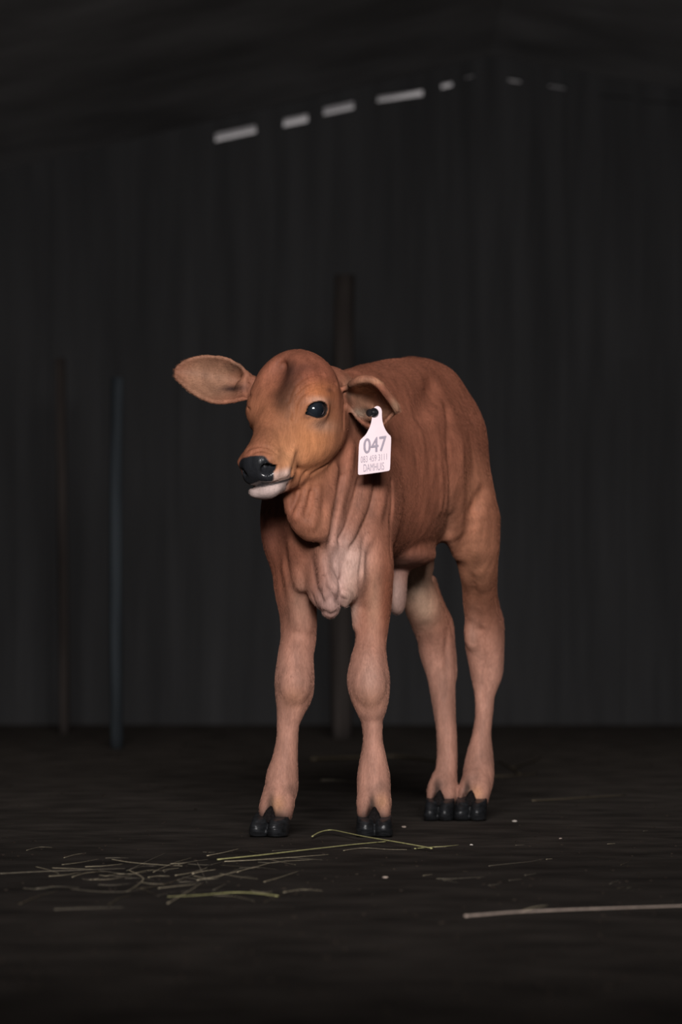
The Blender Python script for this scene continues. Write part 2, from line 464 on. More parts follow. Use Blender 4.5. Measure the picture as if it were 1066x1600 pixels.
# hock points and tendons (behind the cannon bone)
fld.tube([P(768, 905, 6.53), P(773, 945, 6.575), P(778, 975, 6.605), P(777, 1010, 6.61), P(770, 1050, 6.605)], [0.006, 0.007, 0.010, 0.010, 0.008], k=0.022)
fld.tube([P(676, 905, 6.54), P(689, 945, 6.58), P(699, 972, 6.605), P(702, 1005, 6.61), P(705, 1050, 6.60)], [0.006, 0.007, 0.010, 0.010, 0.008], k=0.022)
fld.tube([P(764, 1060, 6.605), P(764, 1110, 6.606), P(761, 1160, 6.606), P(760, 1195, 6.60)], [0.0065] * 4, k=0.009)
fld.tube([P(706, 1060, 6.597), P(707, 1110, 6.598), P(707.5, 1160, 6.598), P(706, 1190, 6.59)], [0.006] * 4, k=0.009)
fld.tube([P(461, 1110, 6.045), P(459, 1150, 6.045), P(456, 1190, 6.045), P(453, 1215, 6.045)], [0.006, 0.006, 0.007, 0.008], k=0.010)
fld.tube([P(590, 1110, 6.042), P(588, 1150, 6.042), P(588, 1190, 6.042), P(590, 1215, 6.04)], [0.006, 0.006, 0.007, 0.008], k=0.010)
# knee caps, fetlock joints
fld.ellip(P(462, 1070, 6.005), I3, (0.021, 0.012, 0.026), 0.012)
fld.ellip(P(578, 1070, 5.995), I3, (0.022, 0.012, 0.028), 0.012)
fld.ellip(P(738, 992, 6.555), I3, (0.012, 0.012, 0.024), 0.012)
# the toes: two per foot above the cleft
def toes(cx, y0, y1, d, dx, slant=0, r=0.0125):
    for s in (-1, 1):
        fld.tube([P(cx + s * dx * 0.55, y0, d + 0.006), P(cx + s * dx + slant * 0.5, (y0 + y1) / 2, d - 0.008), P(cx + s * dx * 1.05 + slant, y1, d - 0.02)],
                 [r, r * 1.03, r * 0.9], [r, r, r * 1.0], k=0.006)
toes(437, 1232, 1272, 6.01, 13, -6)
toes(584.5, 1232, 1272, 6.01, 13.5, 0)
toes(744, 1214, 1250, 6.56, 12, -5)
toes(693, 1214, 1250, 6.56, 11, -4)
def cleft(px, y0, y1, d, slant=0):
    fld.tube([P(px, y0, d - 0.035), P(px + slant * 0.5, (y0 + y1) / 2, d - 0.04), P(px + slant, y1, d - 0.04)], [0.0012, 0.0042, 0.007], [0.010, 0.022, 0.026], k=0.010, cut=True)
cleft(424, 1252, 1278, 6.01, -3)
cleft(580, 1250, 1279, 6.01, 0)
cleft(731, 1222, 1254, 6.56, -4)
cleft(684, 1230, 1254, 6.56, -3)

# ---- chest: dewlap folds, brisket lobes, throat
fld.tube([P(492, 800, 5.97), P(500, 850, 5.945), P(508, 900, 5.93), P(515, 945, 5.94)], [0.014, 0.012, 0.012, 0.014], [0.02, 0.02, 0.02, 0.014], k=0.018)
fld.ellip(P(516, 948, 5.95), I3, (0.014, 0.018, 0.018), 0.010)
fld.ellip(P(503, 930, 5.955), I3, (0.012, 0.018, 0.020), 0.008)
fld.ellip(P(532, 930, 5.965), I3, (0.013, 0.018, 0.015), 0.010)
fld.ellip(P(500, 905, 5.975), I3, (0.022, 0.03, 0.04), 0.02)
fld.ellip(P(543, 890, 5.985), I3, (0.026, 0.03, 0.05), 0.025)
fld.ellip(P(470, 880, 6.02), I3, (0.024, 0.03, 0.04), 0.025)
# belly navel skin behind the front leg
fld.ellip(P(620, 915, 6.33), I3, (0.017, 0.025, 0.045), 0.015)
fld.ellip(P(621, 945, 6.33), I3, (0.011, 0.014, 0.014), 0.01)
fld.ellip(P(636, 868, 6.33), I3, (0.045, 0.08, 0.02), 0.03)

# ---- head
hell(-0.056, 0, 0.021, 0.062, 0.061, 0.068, k=0.035)                  # skull
hell(-0.035, 0.026, 0.032, 0.045, 0.034, 0.036, k=0.03)              # frontal bosses
hell(-0.002, 0.040, 0.024, 0.034, 0.022, 0.026, k=0.025)              # brows
hell(-0.034, 0.020, -0.036, 0.062, 0.033, 0.050, k=0.03)              # cheeks
hell(0.020, 0.022, -0.030, 0.055, 0.024, 0.040, k=0.03)
fld.tube([H(-0.01, 0, 0.010), H(0.03, 0, 0.006), H(0.07, 0, -0.002), H(0.105, 0, -0.010), H(0.128, 0, -0.018)],
         [0.046, 0.038, 0.030, 0.029, 0.030], [0.040, 0.036, 0.030, 0.027, 0.026], side=HL, k=0.025)
hell(0.124, 0, -0.020, 0.028, 0.034, 0.028, k=0.015)                  # muzzle
hell(0.104, 0.019, -0.037, 0.030, 0.018, 0.025, k=0.015)              # flews
hell(0.133, 0.015, -0.033, 0.021, 0.017, 0.012, k=0.010)              # upper lips
fld.tube([H(0.132, -0.006, -0.060), H(0.095, -0.002, -0.068), H(0.045, 0, -0.076), H(0.0, 0, -0.078), H(-0.03, 0, -0.066)],
         [0.021, 0.020, 0.020, 0.026, 0.030], [0.0125, 0.014, 0.018, 0.020, 0.025], side=HL, k=0.014)
hell(0.135, -0.009, -0.0590, 0.024, 0.0260, 0.0115, k=0.012, both=False, rot=-0.2)                  # lower lip and chin
# nostrils
for s in (1, -1):
    q = 1.0 if s == 1 else 0.6
    hell(0.147, 0.0195 * s, -0.018, 0.016 * q, 0.0100 * q, 0.0075 * q, k=0.006, both=False, cut=True, rot=0.5, yaw=0.5)
    if s == 1: hell(0.139, 0.0275 * s, -0.022, 0.012, 0.0050, 0.0035, k=0.004, both=False, cut=True, rot=0.3, yaw=0.8)
    hell(0.130, 0.027 * s, -0.008, 0.014, 0.008, 0.007, k=0.008, both=False)   # alar rim
# mouth
mp_ = [(0.088, 0.037, -0.0630), (0.112, 0.036, -0.0565), (0.138, 0.027, -0.0495), (0.158, 0, -0.0440)]
mp_ = mp_ + [(f, -l, u) for f, l, u in mp_[:-1][::-1]]
fld.tube([H(*q) for q in mp_], [0.0015, 0.0024, 0.0030, 0.0032, 0.0030, 0.0024, 0.0015], side=HU, k=0.004, cut=True)
# eye sockets and lids
EYE = {}
for s in (1, -1):
    ec = (0.003, 0.0515 * s, 0.012)
    out = HF * 0.42 + HL * 0.90 * s + HU * 0.04; out /= np.linalg.norm(out)
    lng = HF * 0.62 - HL * 0.35 * s + HU * 0.36; lng -= out * (lng @ out); lng /= np.linalg.norm(lng)
    upv = np.cross(out, lng) * s; upv = upv if upv @ HU > 0 else -upv
    c = H(*ec); EYE[s] = (c, out, lng, upv)
    fld.ellip(c - out * 0.001, np.array([lng, upv, out]), (0.0225, 0.020, 0.0195), 0.014)
    fld.ellip(c + out * 0.012 + lng * 0.000 + upv * 0.001, np.array([lng, upv, out]), (0.0192, 0.0114, 0.020), 0.003, cut=True)
    fld.ellip(c + out * 0.010 + lng * 0.013 - upv * 0.004, np.array([lng, upv, out]), (0.0085, 0.0035, 0.010), 0.003, cut=True)

# ---- ears: thin cupped leaves
def ear(top, bot, dtop, dmid, dbot, k=0.010, rt=0.0032, nu=60, nv=34, rimtop=0, rimbot=0):
    def rs(poly, n):
        p = catmull(np.array(poly, float), 6); s = np.r_[0, np.cumsum(np.linalg.norm(np.diff(p, axis=0), axis=1))]
        t = np.linspace(0, s[-1], n); return np.stack([np.interp(t, s, p[:, 0]), np.interp(t, s, p[:, 1])], 1)
    T = rs(top, nu); B = rs(bot, nu); pts = []; rad = []
    for i in range(nu):
        u = i / (nu - 1)
        for j in range(nv):
            v = j / (nv - 1); q = T[i] * (1 - v) + B[i] * v
            a, b, c = (np.interp(u, *zip(*x)) for x in (dtop, dmid, dbot))
            e = 4 * v * (1 - v)
            d = (a * (1 - v) + c * v) * 1.0 + (b - (a + c) / 2) * e
            r = rt + rimtop * math.exp(-(v / 0.10) ** 2) + rimbot * math.exp(-((1 - v) / 0.12) ** 2)
            pts.append(P(q[0], q[1], d)); rad.append(r)
    fld.stamp(pts, rad, k)
ear([(392, 592), (378, 574), (369, 568.5), (352, 560), (322, 557), (299, 561), (283, 569), (275, 578)],
    [(392, 622), (379, 623), (361, 627), (337, 628), (316, 621), (298, 610), (283, 597), (275, 588)],
    [(0, 5.945), (1, 5.975)], [(0, 5.972), (0.5, 5.980), (1, 5.977)], [(0, 5.925), (0.6, 5.950), (1, 5.973)], rt=0.0028, rimtop=0.0, rimbot=0.0010)
# near ear: upper margin rolled over, tip drooping
ear([(540, 606), (551, 598), (562, 595), (577, 594), (588, 598), (598, 607), (608, 620), (617, 633), (620, 641)],
    [(540, 632), (550, 641), (562, 656), (575, 665), (588, 667), (598, 663), (606, 655), (613, 648), (618, 643)],
    [(0, 5.925), (0.4, 5.90), (1, 5.925)], [(0, 5.955), (0.5, 5.990), (1, 5.945)], [(0, 5.91), (0.5, 5.925), (1, 5.935)], rt=0.0028, rimtop=0.0008, rimbot=0.0004)
fld.tube([P(548, 600, 5.91), P(562, 593.5, 5.89), P(578, 592.5, 5.885), P(592, 600, 5.885), (P(605, 615, 5.89)), P(616, 631, 5.895), P(621, 640, 5.90)],
         [0.0050, 0.0062, 0.0065, 0.0062, 0.0060, 0.0055, 0.0042], k=0.006)
# tube-like ear bases
fld.tube([H(-0.072, -0.050, 0.005), P(392, 606, 5.95), P(380, 605, 5.955)], [0.016, 0.015, 0.012], [0.018, 0.017, 0.012], side=(0, 1, 0), k=0.014)

# ---- ray query against the modelled surface
def surf(px, py, d0=5.5, d1=6.9):
    ds = np.arange(d0, d1, 0.0015)
    p0 = P(px, py, 1.0); o = np.array([0, CAM_Y, CAM_H]); v = p0 - o
    pts = o + v * ds[:, None]
    ii = []
    for q in range(3):
        a = fld.ax[q]; k = np.clip(np.searchsorted(a, pts[:, q]), 1, len(a) - 1)
        k = np.where(np.abs(a[k] - pts[:, q]) < np.abs(a[k - 1] - pts[:, q]), k, k - 1); ii.append(k)
        bad = (pts[:, q] < a[0]) | (pts[:, q] > a[-1])
        ii[-1] = np.where(bad, 0, ii[-1])
    s = fld.f[ii[0], ii[1], ii[2]]
    h = np.argmax(s < 0.0)
    return ds[h] if s[h] < 0 else None
def fold(path, r, lift=0.0, k=0.010, cut=False, fl=1.0):
    """ridge (or crease) of skin lying on the surface along a path"""
    pts = []; 
    for x, y in path:
        d = surf(x, y)
        if d is not None: pts.append(P(x, y, d - lift))
    if len(pts) < 2: return
    n = len(pts); rr = [r * (0.35 + 0.65 * math.sin(math.pi * (i + 0.5) / n)) for i in range(n)]
    fld.tube(pts, rr, [a * fl for a in rr], k=k, cut=cut, n=5)

# throat skin hanging under the jaw
fld.tube([P(456, 768, 5.88), P(463, 792, 5.88), P(474, 812, 5.88), P(487, 823, 5.89)], [0.016, 0.018, 0.020, 0.018], [0.012, 0.014, 0.018, 0.018], k=0.018)
fld.tube([P(500, 735, 5.945), P(490, 770, 5.91), P(486, 800, 5.90), P(487, 821, 5.895)], [0.026, 0.028, 0.023, 0.019], k=0.022)
# neck and chest folds
for path, r, lf in [([(548, 700), (540, 750), (527, 800), (512, 850)], 0.006, 0.001), ([(575, 745), (566, 790), (548, 835), (530, 862)], 0.006, 0.001),
                    ([(522, 735), (516, 780), (508, 825), (505, 860)], 0.005, 0.001), ([(598, 760), (590, 800), (570, 845), (548, 872)], 0.006, 0.0),
                    ([(519, 850), (521, 885), (523, 920)], 0.005, 0.002), ([(563, 870), (560, 900), (556, 940), (557, 975)], 0.006, 0.001),
                    ([(470, 905), (476, 940), (481, 980)], 0.006, 0.0), ([(449, 890), (458, 930), (462, 975)], 0.006, 0.0), ([(458, 850), (462, 880), (470, 915)], 0.007, 0.0)]:
    fold(path, r * 0.8, lf * 0.5 - 0.0005, k=0.020)
for path, r in [([(534, 745), (523, 800), (516, 845)], 0.003), ([(560, 750), (548, 800), (530, 845)], 0.003), ([(586, 760), (570, 815), (548, 855)], 0.003),
                ([(612, 752), (613, 800), (611, 850), (612, 872)], 0.0035), ([(508, 900), (510, 935)], 0.003), ([(527, 895), (529, 930), (540, 938)], 0.003),
                ([(566, 885), (563, 915), (566, 950)], 0.0022), ([(486, 940), (490, 955), (497, 962)], 0.003), ([(498, 925), (507, 942), (517, 935)], 0.002),
                ([(570, 840), (566, 870), (563, 895)], 0.002), ([(476, 770), (474, 790), (478, 808)], 0.002)]:
    fold(path, r * 0.6, 0.0, k=0.008, cut=True)
# flank hollow, thigh line, stifle crease, ribs
fold([(661, 648), (668, 632), (676, 614), (682, 600)], 0.008, 0.005, k=0.03, cut=True)
fold([(700, 640), (704, 690), (706, 740), (706, 790), (703, 830)], 0.003, 0.0, k=0.022, cut=True)
fold([(716, 690), (717, 740), (716, 800), (713, 830)], 0.006, -0.003, k=0.025)
fold([(742, 795), (750, 780), (757, 768)], 0.006, 0.001, k=0.02, cut=True)
fold([(738, 900), (742, 930), (746, 960), (744, 985)], 0.003, 0.0, k=0.010, cut=True)
fold([(752, 985), (755, 1020), (756, 1060), (756, 1100)], 0.003, 0.0, k=0.010, cut=True)
fold([(700, 985), (697, 1010), (698, 1050)], 0.002, 0.0, k=0.010, cut=True)
for i, x in enumerate((688, 696, 702)):
    fold([(x, 725), (x + 3, 765), (x, 800)], 0.0016, -0.0006, k=0.008)
# forehead dent, brow wrinkles, facial ridges
hell(-0.010, 0.0, 0.073, 0.032, 0.010, 0.009, k=0.035, both=False, cut=True)
for path, r in [([(459, 655), (464, 628), (480, 611), (502, 603), (522, 608)], 0.0021), ([(455, 640), (462, 617), (480, 600), (505, 594), (526, 600)], 0.0018),
                ([(451, 628), (460, 604), (480, 589), (505, 585)], 0.0013), ([(386, 588), (383, 604), (386, 622), (390, 640)], 0.0014), ([(392, 586), (389, 602), (391, 620)], 0.0012),
                ([(388, 702), (402, 697), (420, 700), (432, 708)], 0.0013), ([(392, 709), (408, 704), (424, 708)], 0.0013),
                ([(478, 738), (470, 752), (466, 768)], 0.0022), ([(486, 742), (500, 733), (515, 722)], 0.0012),
                ([(456, 735), (452, 752), (446, 766)], 0.0018), ([(537, 600), (538, 640), (537, 670)], 0.0015)]:
    fold(path, r, 0.0, k=0.005, cut=True)
for path, r in [([(460, 700), (452, 722), (448, 740)], 0.002)]:
    fold(path, r, 0.0, k=0.012)
fold([(480, 762), (473, 785), (463, 808)], 0.004, 0.0005, k=0.012)
fold([(466, 768), (462, 782), (456, 796)], 0.0025, 0.0, k=0.008, cut=True)
fold([(497, 765), (494, 795), (488, 820)], 0.0035, 0.0, k=0.012)
fold([(486, 770), (482, 800)], 0.002, 0.0, k=0.008, cut=True)
for path in ([(488, 930), (497, 948), (510, 956)], [(514, 922), (524, 938), (540, 944)], [(500, 955), (514, 962), (526, 956)], [(505, 905), (500, 920), (503, 935)]):
    fold(path, 0.0022, 0.0, k=0.007, cut=True)
fold([(535, 925), (545, 930), (540, 945)], 0.004, 0.001, k=0.008)


V, F = fld.mesh()
V, F = biggest(V, F)
V = relax(V, F, 4)
w_ = (np.clip((V[:, 0] - 0.165) / 0.04, 0, 1) * np.clip((V[:, 2] - 0.34) / 0.05, 0, 1))[:, None]
V = V * (1 - w_) + relax(V, F, 30) * w_
del fld
V[:, 2] = np.maximum(V[:, 2], 0.004)
CALF_POS = Vector(P(510, 1250, 6.2)); CALF_POS.z = 0
calf = bpy.data.objects.new('calf', None); COL.objects.link(calf); calf.location = CALF_POS; calf.empty_display_size = 0.2
tag(calf, 'young reddish brown calf standing on the dark barn floor, looking at the camera', 'calf')

N = vnormals(V, F)
hl = np.stack([(V - HO) @ HF, (V - HO) @ HL, (V - HO) @ HU], 1)
hl[:, 0] = np.where(hl[:, 0] > 0, hl[:, 0] / 0.84, hl[:, 0] / 0.90)      # head coordinates
def gs(c, r):
    c = np.asarray(c); return np.exp(-(((V - c) / np.asarray(r)) ** 2).sum(1))
def sm(a, b, x): t = np.clip((x - a) / (b - a), 0, 1); return t * t * (3 - 2 * t)
Cc = np.tile(np.array([0.27, 0.100, 0.060]), (len(V), 1))
def mix(w, col):
    global Cc
    w = np.clip(w, 0, 1)[:, None]; Cc = Cc * (1 - w) + np.array(col) * w
X, Y, Z = V.T
leg_w = sm(0.40, 0.24, Z)
mix(leg_w, (0.40, 0.205, 0.150))
headm = sm(0.11, 0.02, np.linalg.norm(V - H(0.03, 0, -0.01), axis=1) - 0.02)
mix(headm * 0.9, (0.30, 0.118, 0.060))
# coat patches (colour, centre pixel and size)
def patch(px, py, d, r, col, a):
    mix(gs(P(px, py, d), r if hasattr(r, '__len__') else (r, r, r)) * a, col)
patch(480, 590, 5.82, (0.07, 0.09, 0.04), (0.20, 0.064, 0.038), 0.9)
patch(442, 628, 5.82, (0.016, 0.09, 0.024), (0.035, 0.016, 0.012), 0.95)
patch(452, 603, 5.82, (0.015, 0.09, 0.026), (0.045, 0.02, 0.015), 0.95)
patch(452, 577, 5.82, (0.014, 0.09, 0.014), (0.06, 0.026, 0.02), 0.85)
patch(480, 572, 5.82, (0.016, 0.09, 0.008), (0.12, 0.045, 0.03), 0.6)
patch(425, 675, 5.78, (0.02, 0.04, 0.02), (0.17, 0.065, 0.035), 0.6)
patch(490, 690, 5.82, (0.045, 0.09, 0.05), (0.58, 0.24, 0.105), 0.9)  # orange cheek coat, brightened to carry the face highlight
patch(450, 715, 5.78, (0.025, 0.05, 0.03), (0.64, 0.30, 0.15), 0.88)  # same highlight boost in the coat colour here
patch(500, 612, 5.82, (0.028, 0.09, 0.016), (0.50, 0.18, 0.075), 0.75)
patch(497, 626, 5.82, (0.014, 0.09, 0.006), (0.60, 0.34, 0.24), 0.9)
patch(505, 664, 5.82, (0.02, 0.09, 0.010), (0.45, 0.25, 0.17), 0.8)
patch(515, 608, 5.82, (0.006, 0.09, 0.005), (0.05, 0.02, 0.02), 0.6)
patch(545, 800, 6.0, (0.07, 0.12, 0.08), (0.30, 0.15, 0.105), 0.6)
patch(488, 820, 5.9, (0.03, 0.04, 0.04), (0.36, 0.16, 0.09), 0.8)
patch(545, 880, 5.97, (0.035, 0.06, 0.035), (0.68, 0.47, 0.40), 0.95)
patch(525, 900, 5.95, (0.02, 0.06, 0.06), (0.56, 0.36, 0.31), 0.9)
patch(517, 945, 5.95, (0.03, 0.06, 0.03), (0.42, 0.27, 0.24), 0.8)
patch(548, 935, 6.0, (0.012, 0.08, 0.04), (0.60, 0.42, 0.34), 0.8)
patch(470, 940, 6.0, (0.02, 0.1, 0.05), (0.38, 0.22, 0.16), 0.6)
patch(590, 900, 6.0, (0.035, 0.08, 0.07), (0.34, 0.14, 0.085), 0.6)
patch(620, 930, 6.33, (0.02, 0.06, 0.05), (0.62, 0.42, 0.36), 0.95)
patch(650, 900, 6.48, (0.03, 0.09, 0.06), (0.52, 0.36, 0.26), 0.95)
patch(665, 950, 6.52, (0.022, 0.09, 0.03), (0.50, 0.34, 0.24), 0.7)
patch(620, 880, 6.33, (0.05, 0.10, 0.02), (0.30, 0.17, 0.14), 0.7)
patch(690, 800, 6.35, (0.022, 0.08, 0.06), (0.33, 0.17, 0.11), 0.6)
patch(740, 890, 6.42, (0.05, 0.14, 0.12), (0.46, 0.215, 0.125), 0.65)
patch(738, 770, 6.40, (0.04, 0.14, 0.06), (0.36, 0.155, 0.09), 0.7)
patch(738, 1000, 6.5, (0.016, 0.06, 0.04), (0.48, 0.27, 0.20), 0.7)
# ears: tan inside
for px, py, r in ((325, 590, 0.055), (590, 620, 0.05)):
    mix(gs(P(px, py, 5.96), (r, 0.05, r * 0.9)) * 1.3 * (headm < 0.35), (0.27, 0.140, 0.088))
patch(366, 608, 5.97, (0.024, 0.06, 0.0060), (0.04, 0.022, 0.02), 1.0)  # shade of the ear fold, painted in place of a crease
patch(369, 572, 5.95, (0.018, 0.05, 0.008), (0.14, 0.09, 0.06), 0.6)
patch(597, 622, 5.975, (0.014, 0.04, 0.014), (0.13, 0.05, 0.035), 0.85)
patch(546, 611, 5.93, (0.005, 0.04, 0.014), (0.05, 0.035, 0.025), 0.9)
patch(573, 640, 5.96, (0.010, 0.04, 0.005), (0.02, 0.015, 0.012), 0.9)  # black shadow inside the near ear, painted into the coat
patch(566, 603, 5.95, (0.015, 0.06, 0.010), (0.55, 0.36, 0.23), 0.95)
patch(560, 645, 5.94, (0.010, 0.06, 0.008), (0.42, 0.32, 0.24), 0.8)
patch(617, 634, 5.90, (0.008, 0.03, 0.010), (0.50, 0.32, 0.21), 0.7)
patch(590, 596, 5.89, (0.016, 0.02, 0.005), (0.40, 0.22, 0.13), 0.7)
# pale muzzle ring, chin and black nose pad
f_, l_, u_ = hl.T
f_ = np.where(np.linalg.norm(hl - np.array([0.10, 0, -0.02]), axis=1) < 0.085, f_, -1.0)
m_ = u_ + 0.0435 + (0.158 - f_) * 0.265
mix(sm(0.108, 0.124, f_) * sm(0.026, 0.012, m_) * sm(-0.002, 0.001, m_), (0.62, 0.42, 0.35))
mix(sm(0.100, 0.122, f_) * sm(0.001, -0.002, m_), (0.47, 0.36, 0.33))
pad_r = np.sqrt((l_ / 0.0285) ** 2 + np.abs((u_ + 0.0205) / 0.0250) ** 4)
pad = sm(1.06, 0.96, pad_r) * sm(0.112, 0.122, f_ - 0.15 * (u_ + 0.02)) * sm(0.0, 0.002, m_)
mix(pad, (0.018, 0.019, 0.022))
rim = sm(0.0035, 0.001, np.abs(m_)) * sm(0.085, 0.10, f_)
mix(rim * 0.95, (0.03, 0.028, 0.03))
for s in (1, -1):
    c, out, lng, upv = EYE[s]
    q = V - c; a = q @ lng; b = q @ upv; o = q @ out
    r = np.sqrt((a / 0.0195) ** 2 + ((b - 0.0008) / 0.0128) ** 2)
    mix(sm(1.10, 0.98, r) * (o > 0) * (np.abs(hl[:, 1]) < 0.09), (0.02, 0.014, 0.012))
    r2 = np.sqrt(((a - 0.017) / 0.009) ** 2 + ((b + 0.008) / 0.006) ** 2)
    mix(sm(1.2, 0.5, r2) * (o > -0.01) * 0.55, (0.10, 0.05, 0.035))
# dark hair above the hooves
for x, y, d in ((428, 1266, 5.985), (584, 1268, 5.985), (738, 1246, 6.535), (690, 1246, 6.535)):
    patch(x, y + 11, d, (0.035, 0.06, 0.011), (0.03, 0.022, 0.02), 1.0)
for x, y, d in ((424, 1258, 5.98), (582, 1258, 5.98), (731, 1232, 6.53), (684, 1234, 6.53)):
    patch(x, y, d, (0.006, 0.05, 0.020), (0.03, 0.02, 0.018), 1.1); patch(x, y + 13, d, (0.011, 0.05, 0.012), (0.03, 0.02, 0.018), 1.0)
for x, y, d in ((456, 1232, 5.98), (596, 1232, 5.98), (740, 1215, 6.53), (690, 1225, 6.53)):
    patch(x, y, d, (0.012, 0.04, 0.010), (0.17, 0.10, 0.08), 0.6)
for x, y, d in ((435, 1256, 5.98), (597, 1252, 5.98), (745, 1240, 6.53)):
    patch(x, y, d, (0.010, 0.04, 0.012), (0.52, 0.27, 0.15), 0.7)
for x, y in ((460, 1090), (578, 1092)):
    patch(x, y, 6.0, (0.022, 0.06, 0.018), (0.36, 0.17, 0.10), 0.55)
patch(579, 1060, 6.0, (0.014, 0.05, 0.03), (0.50, 0.30, 0.235), 0.6)
patch(585, 940, 6.0, (0.014, 0.08, 0.05), (0.50, 0.28, 0.19), 0.6)
patch(604, 940, 6.02, (0.010, 0.08, 0.08), (0.27, 0.09, 0.05), 0.7)
patch(415, 820, 6.02, (0.035, 0.10, 0.05), (0.17, 0.065, 0.045), 0.8)  # head's shadow on the chest, put into the coat colour
# soft mottling
mot = np.array([noise.noise(Vector(v) * 14.0) + 0.5 * noise.noise(Vector(v) * 45.0) for v in V[::1]])
Cc = Cc * (1 + 0.16 * mot[:, None])
glos = pad

body_me = to_mesh('calf_body', V, F)
ca = body_me.color_attributes.new('coat', 'FLOAT_COLOR', 'POINT')
ca.data.foreach_set('color', np.concatenate([np.clip(Cc, 0, 1), np.clip(glos, 0, 1)[:, None]], 1).astype(np.float32).ravel())

def coat_mat():
    m, nt, b = new_mat('short_red_brown_coat')
    at = nd(nt, 'ShaderNodeAttribute', attribute_name='coat')
    tc = nd(nt, 'ShaderNodeTexCoord')
    mp = nd(nt, 'ShaderNodeMapping'); mp.inputs['Scale'].default_value = (1, 1, 0.22); mp.inputs['Rotation'].default_value = (0.1, 0.15, 0)
    n1 = nd(nt, 'ShaderNodeTexNoise', Scale=420.0, Detail=3.0)
    n2 = nd(nt, 'ShaderNodeTexNoise', Scale=60.0, Detail=5.0)
    nt.links.new(tc.outputs['Object'], mp.inputs['Vector'])
    nt.links.new(mp.outputs['Vector'], n1.inputs['Vector']); nt.links.new(mp.outputs['Vector'], n2.inputs['Vector'])
    mr = nd(nt, 'ShaderNodeMapRange'); mr.inputs['From Min'].default_value = 0.3; mr.inputs['From Max'].default_value = 0.7
    mr.inputs['To Min'].default_value = 0.74; mr.inputs['To Max'].default_value = 1.24
    nt.links.new(n2.outputs['Fac'], mr.inputs['Value'])
    mr1 = nd(nt, 'ShaderNodeMapRange'); mr1.inputs['From Min'].default_value = 0.3; mr1.inputs['From Max'].default_value = 0.7
    mr1.inputs['To Min'].default_value = 0.88; mr1.inputs['To Max'].default_value = 1.12
    nt.links.new(n1.outputs['Fac'], mr1.inputs['Value'])
    ml = nd(nt, 'ShaderNodeMath', operation='MULTIPLY'); nt.links.new(mr.outputs[0], ml.inputs[0]); nt.links.new(mr1.outputs[0], ml.inputs[1])
    vm = nd(nt, 'ShaderNodeVectorMath', operation='SCALE')
    nt.links.new(at.outputs['Color'], vm.inputs[0]); nt.links.new(ml.outputs[0], vm.inputs['Scale'])
    nt.links.new(vm.outputs['Vector'], b.inputs['Base Color'])
    rr = nd(nt, 'ShaderNodeMapRange'); rr.inputs['To Min'].default_value = 0.62; rr.inputs['To Max'].default_value = 0.24
    nt.links.new(at.outputs['Alpha'], rr.inputs['Value']); nt.links.new(rr.outputs[0], b.inputs['Roughness'])
    sp = nd(nt, 'ShaderNodeMapRange'); sp.inputs['To Min'].default_value = 0.15; sp.inputs['To Max'].default_value = 0.6
    nt.links.new(at.outputs['Alpha'], sp.inputs['Value']); nt.links.new(sp.outputs[0], b.inputs['Specular IOR Level'])
    bp = nd(nt, 'ShaderNodeBump', Strength=0.35, Distance=0.0012)
    nt.links.new(n1.outputs['Fac'], bp.inputs['Height'])
    bp2 = nd(nt, 'ShaderNodeBump', Strength=0.35, Distance=0.003)
    nt.links.new(n2.outputs['Fac'], bp2.inputs['Height']); nt.links.new(bp.outputs['Normal'], bp2.inputs['Normal'])
    nt.links.new(bp2.outputs['Normal'], b.inputs['Normal'])
    return m
M_coat = coat_mat()
body = link('body', body_me, M_coat, calf)

# ---- eyes
def eye_mat():
    m, nt, b = new_mat('dark_wet_eye')
    tc = nd(nt, 'ShaderNodeTexCoord')
    nz = nd(nt, 'ShaderNodeTexNoise', Scale=90.0, Detail=2.0); nt.links.new(tc.outputs['Object'], nz.inputs['Vector'])
    r = nd(nt, 'ShaderNodeValToRGB'); r.color_ramp.elements[0].color = (0.004, 0.005, 0.007, 1); r.color_ramp.elements[1].color = (0.02, 0.026, 0.034, 1)
    nt.links.new(nz.outputs['Fac'], r.inputs['Fac']); nt.links.new(r.outputs['Color'], b.inputs['Base Color'])
    b.inputs['Roughness'].default_value = 0.06; b.inputs['Specular IOR Level'].default_value = 0.7; b.inputs['Coat Weight'].default_value = 0.6
    return m
M_eye = eye_mat()
for s in (1, -1):
    bm = bmesh.new(); bmesh.ops.create_uvsphere(bm, u_segments=48, v_segments=32, radius=0.0178)
    c, out, lng, upv = EYE[s]
    for v in bm.verts: v.co = Vector(c + out * (v.co.x * 1.0 - 0.0008) + lng * v.co.y + upv * v.co.z * 0.95)
    me = bpy.data.meshes.new('eye'); bm.to_mesh(me); bm.free()
    tag(link('eye', me, M_eye, calf), 'glossy dark eye')

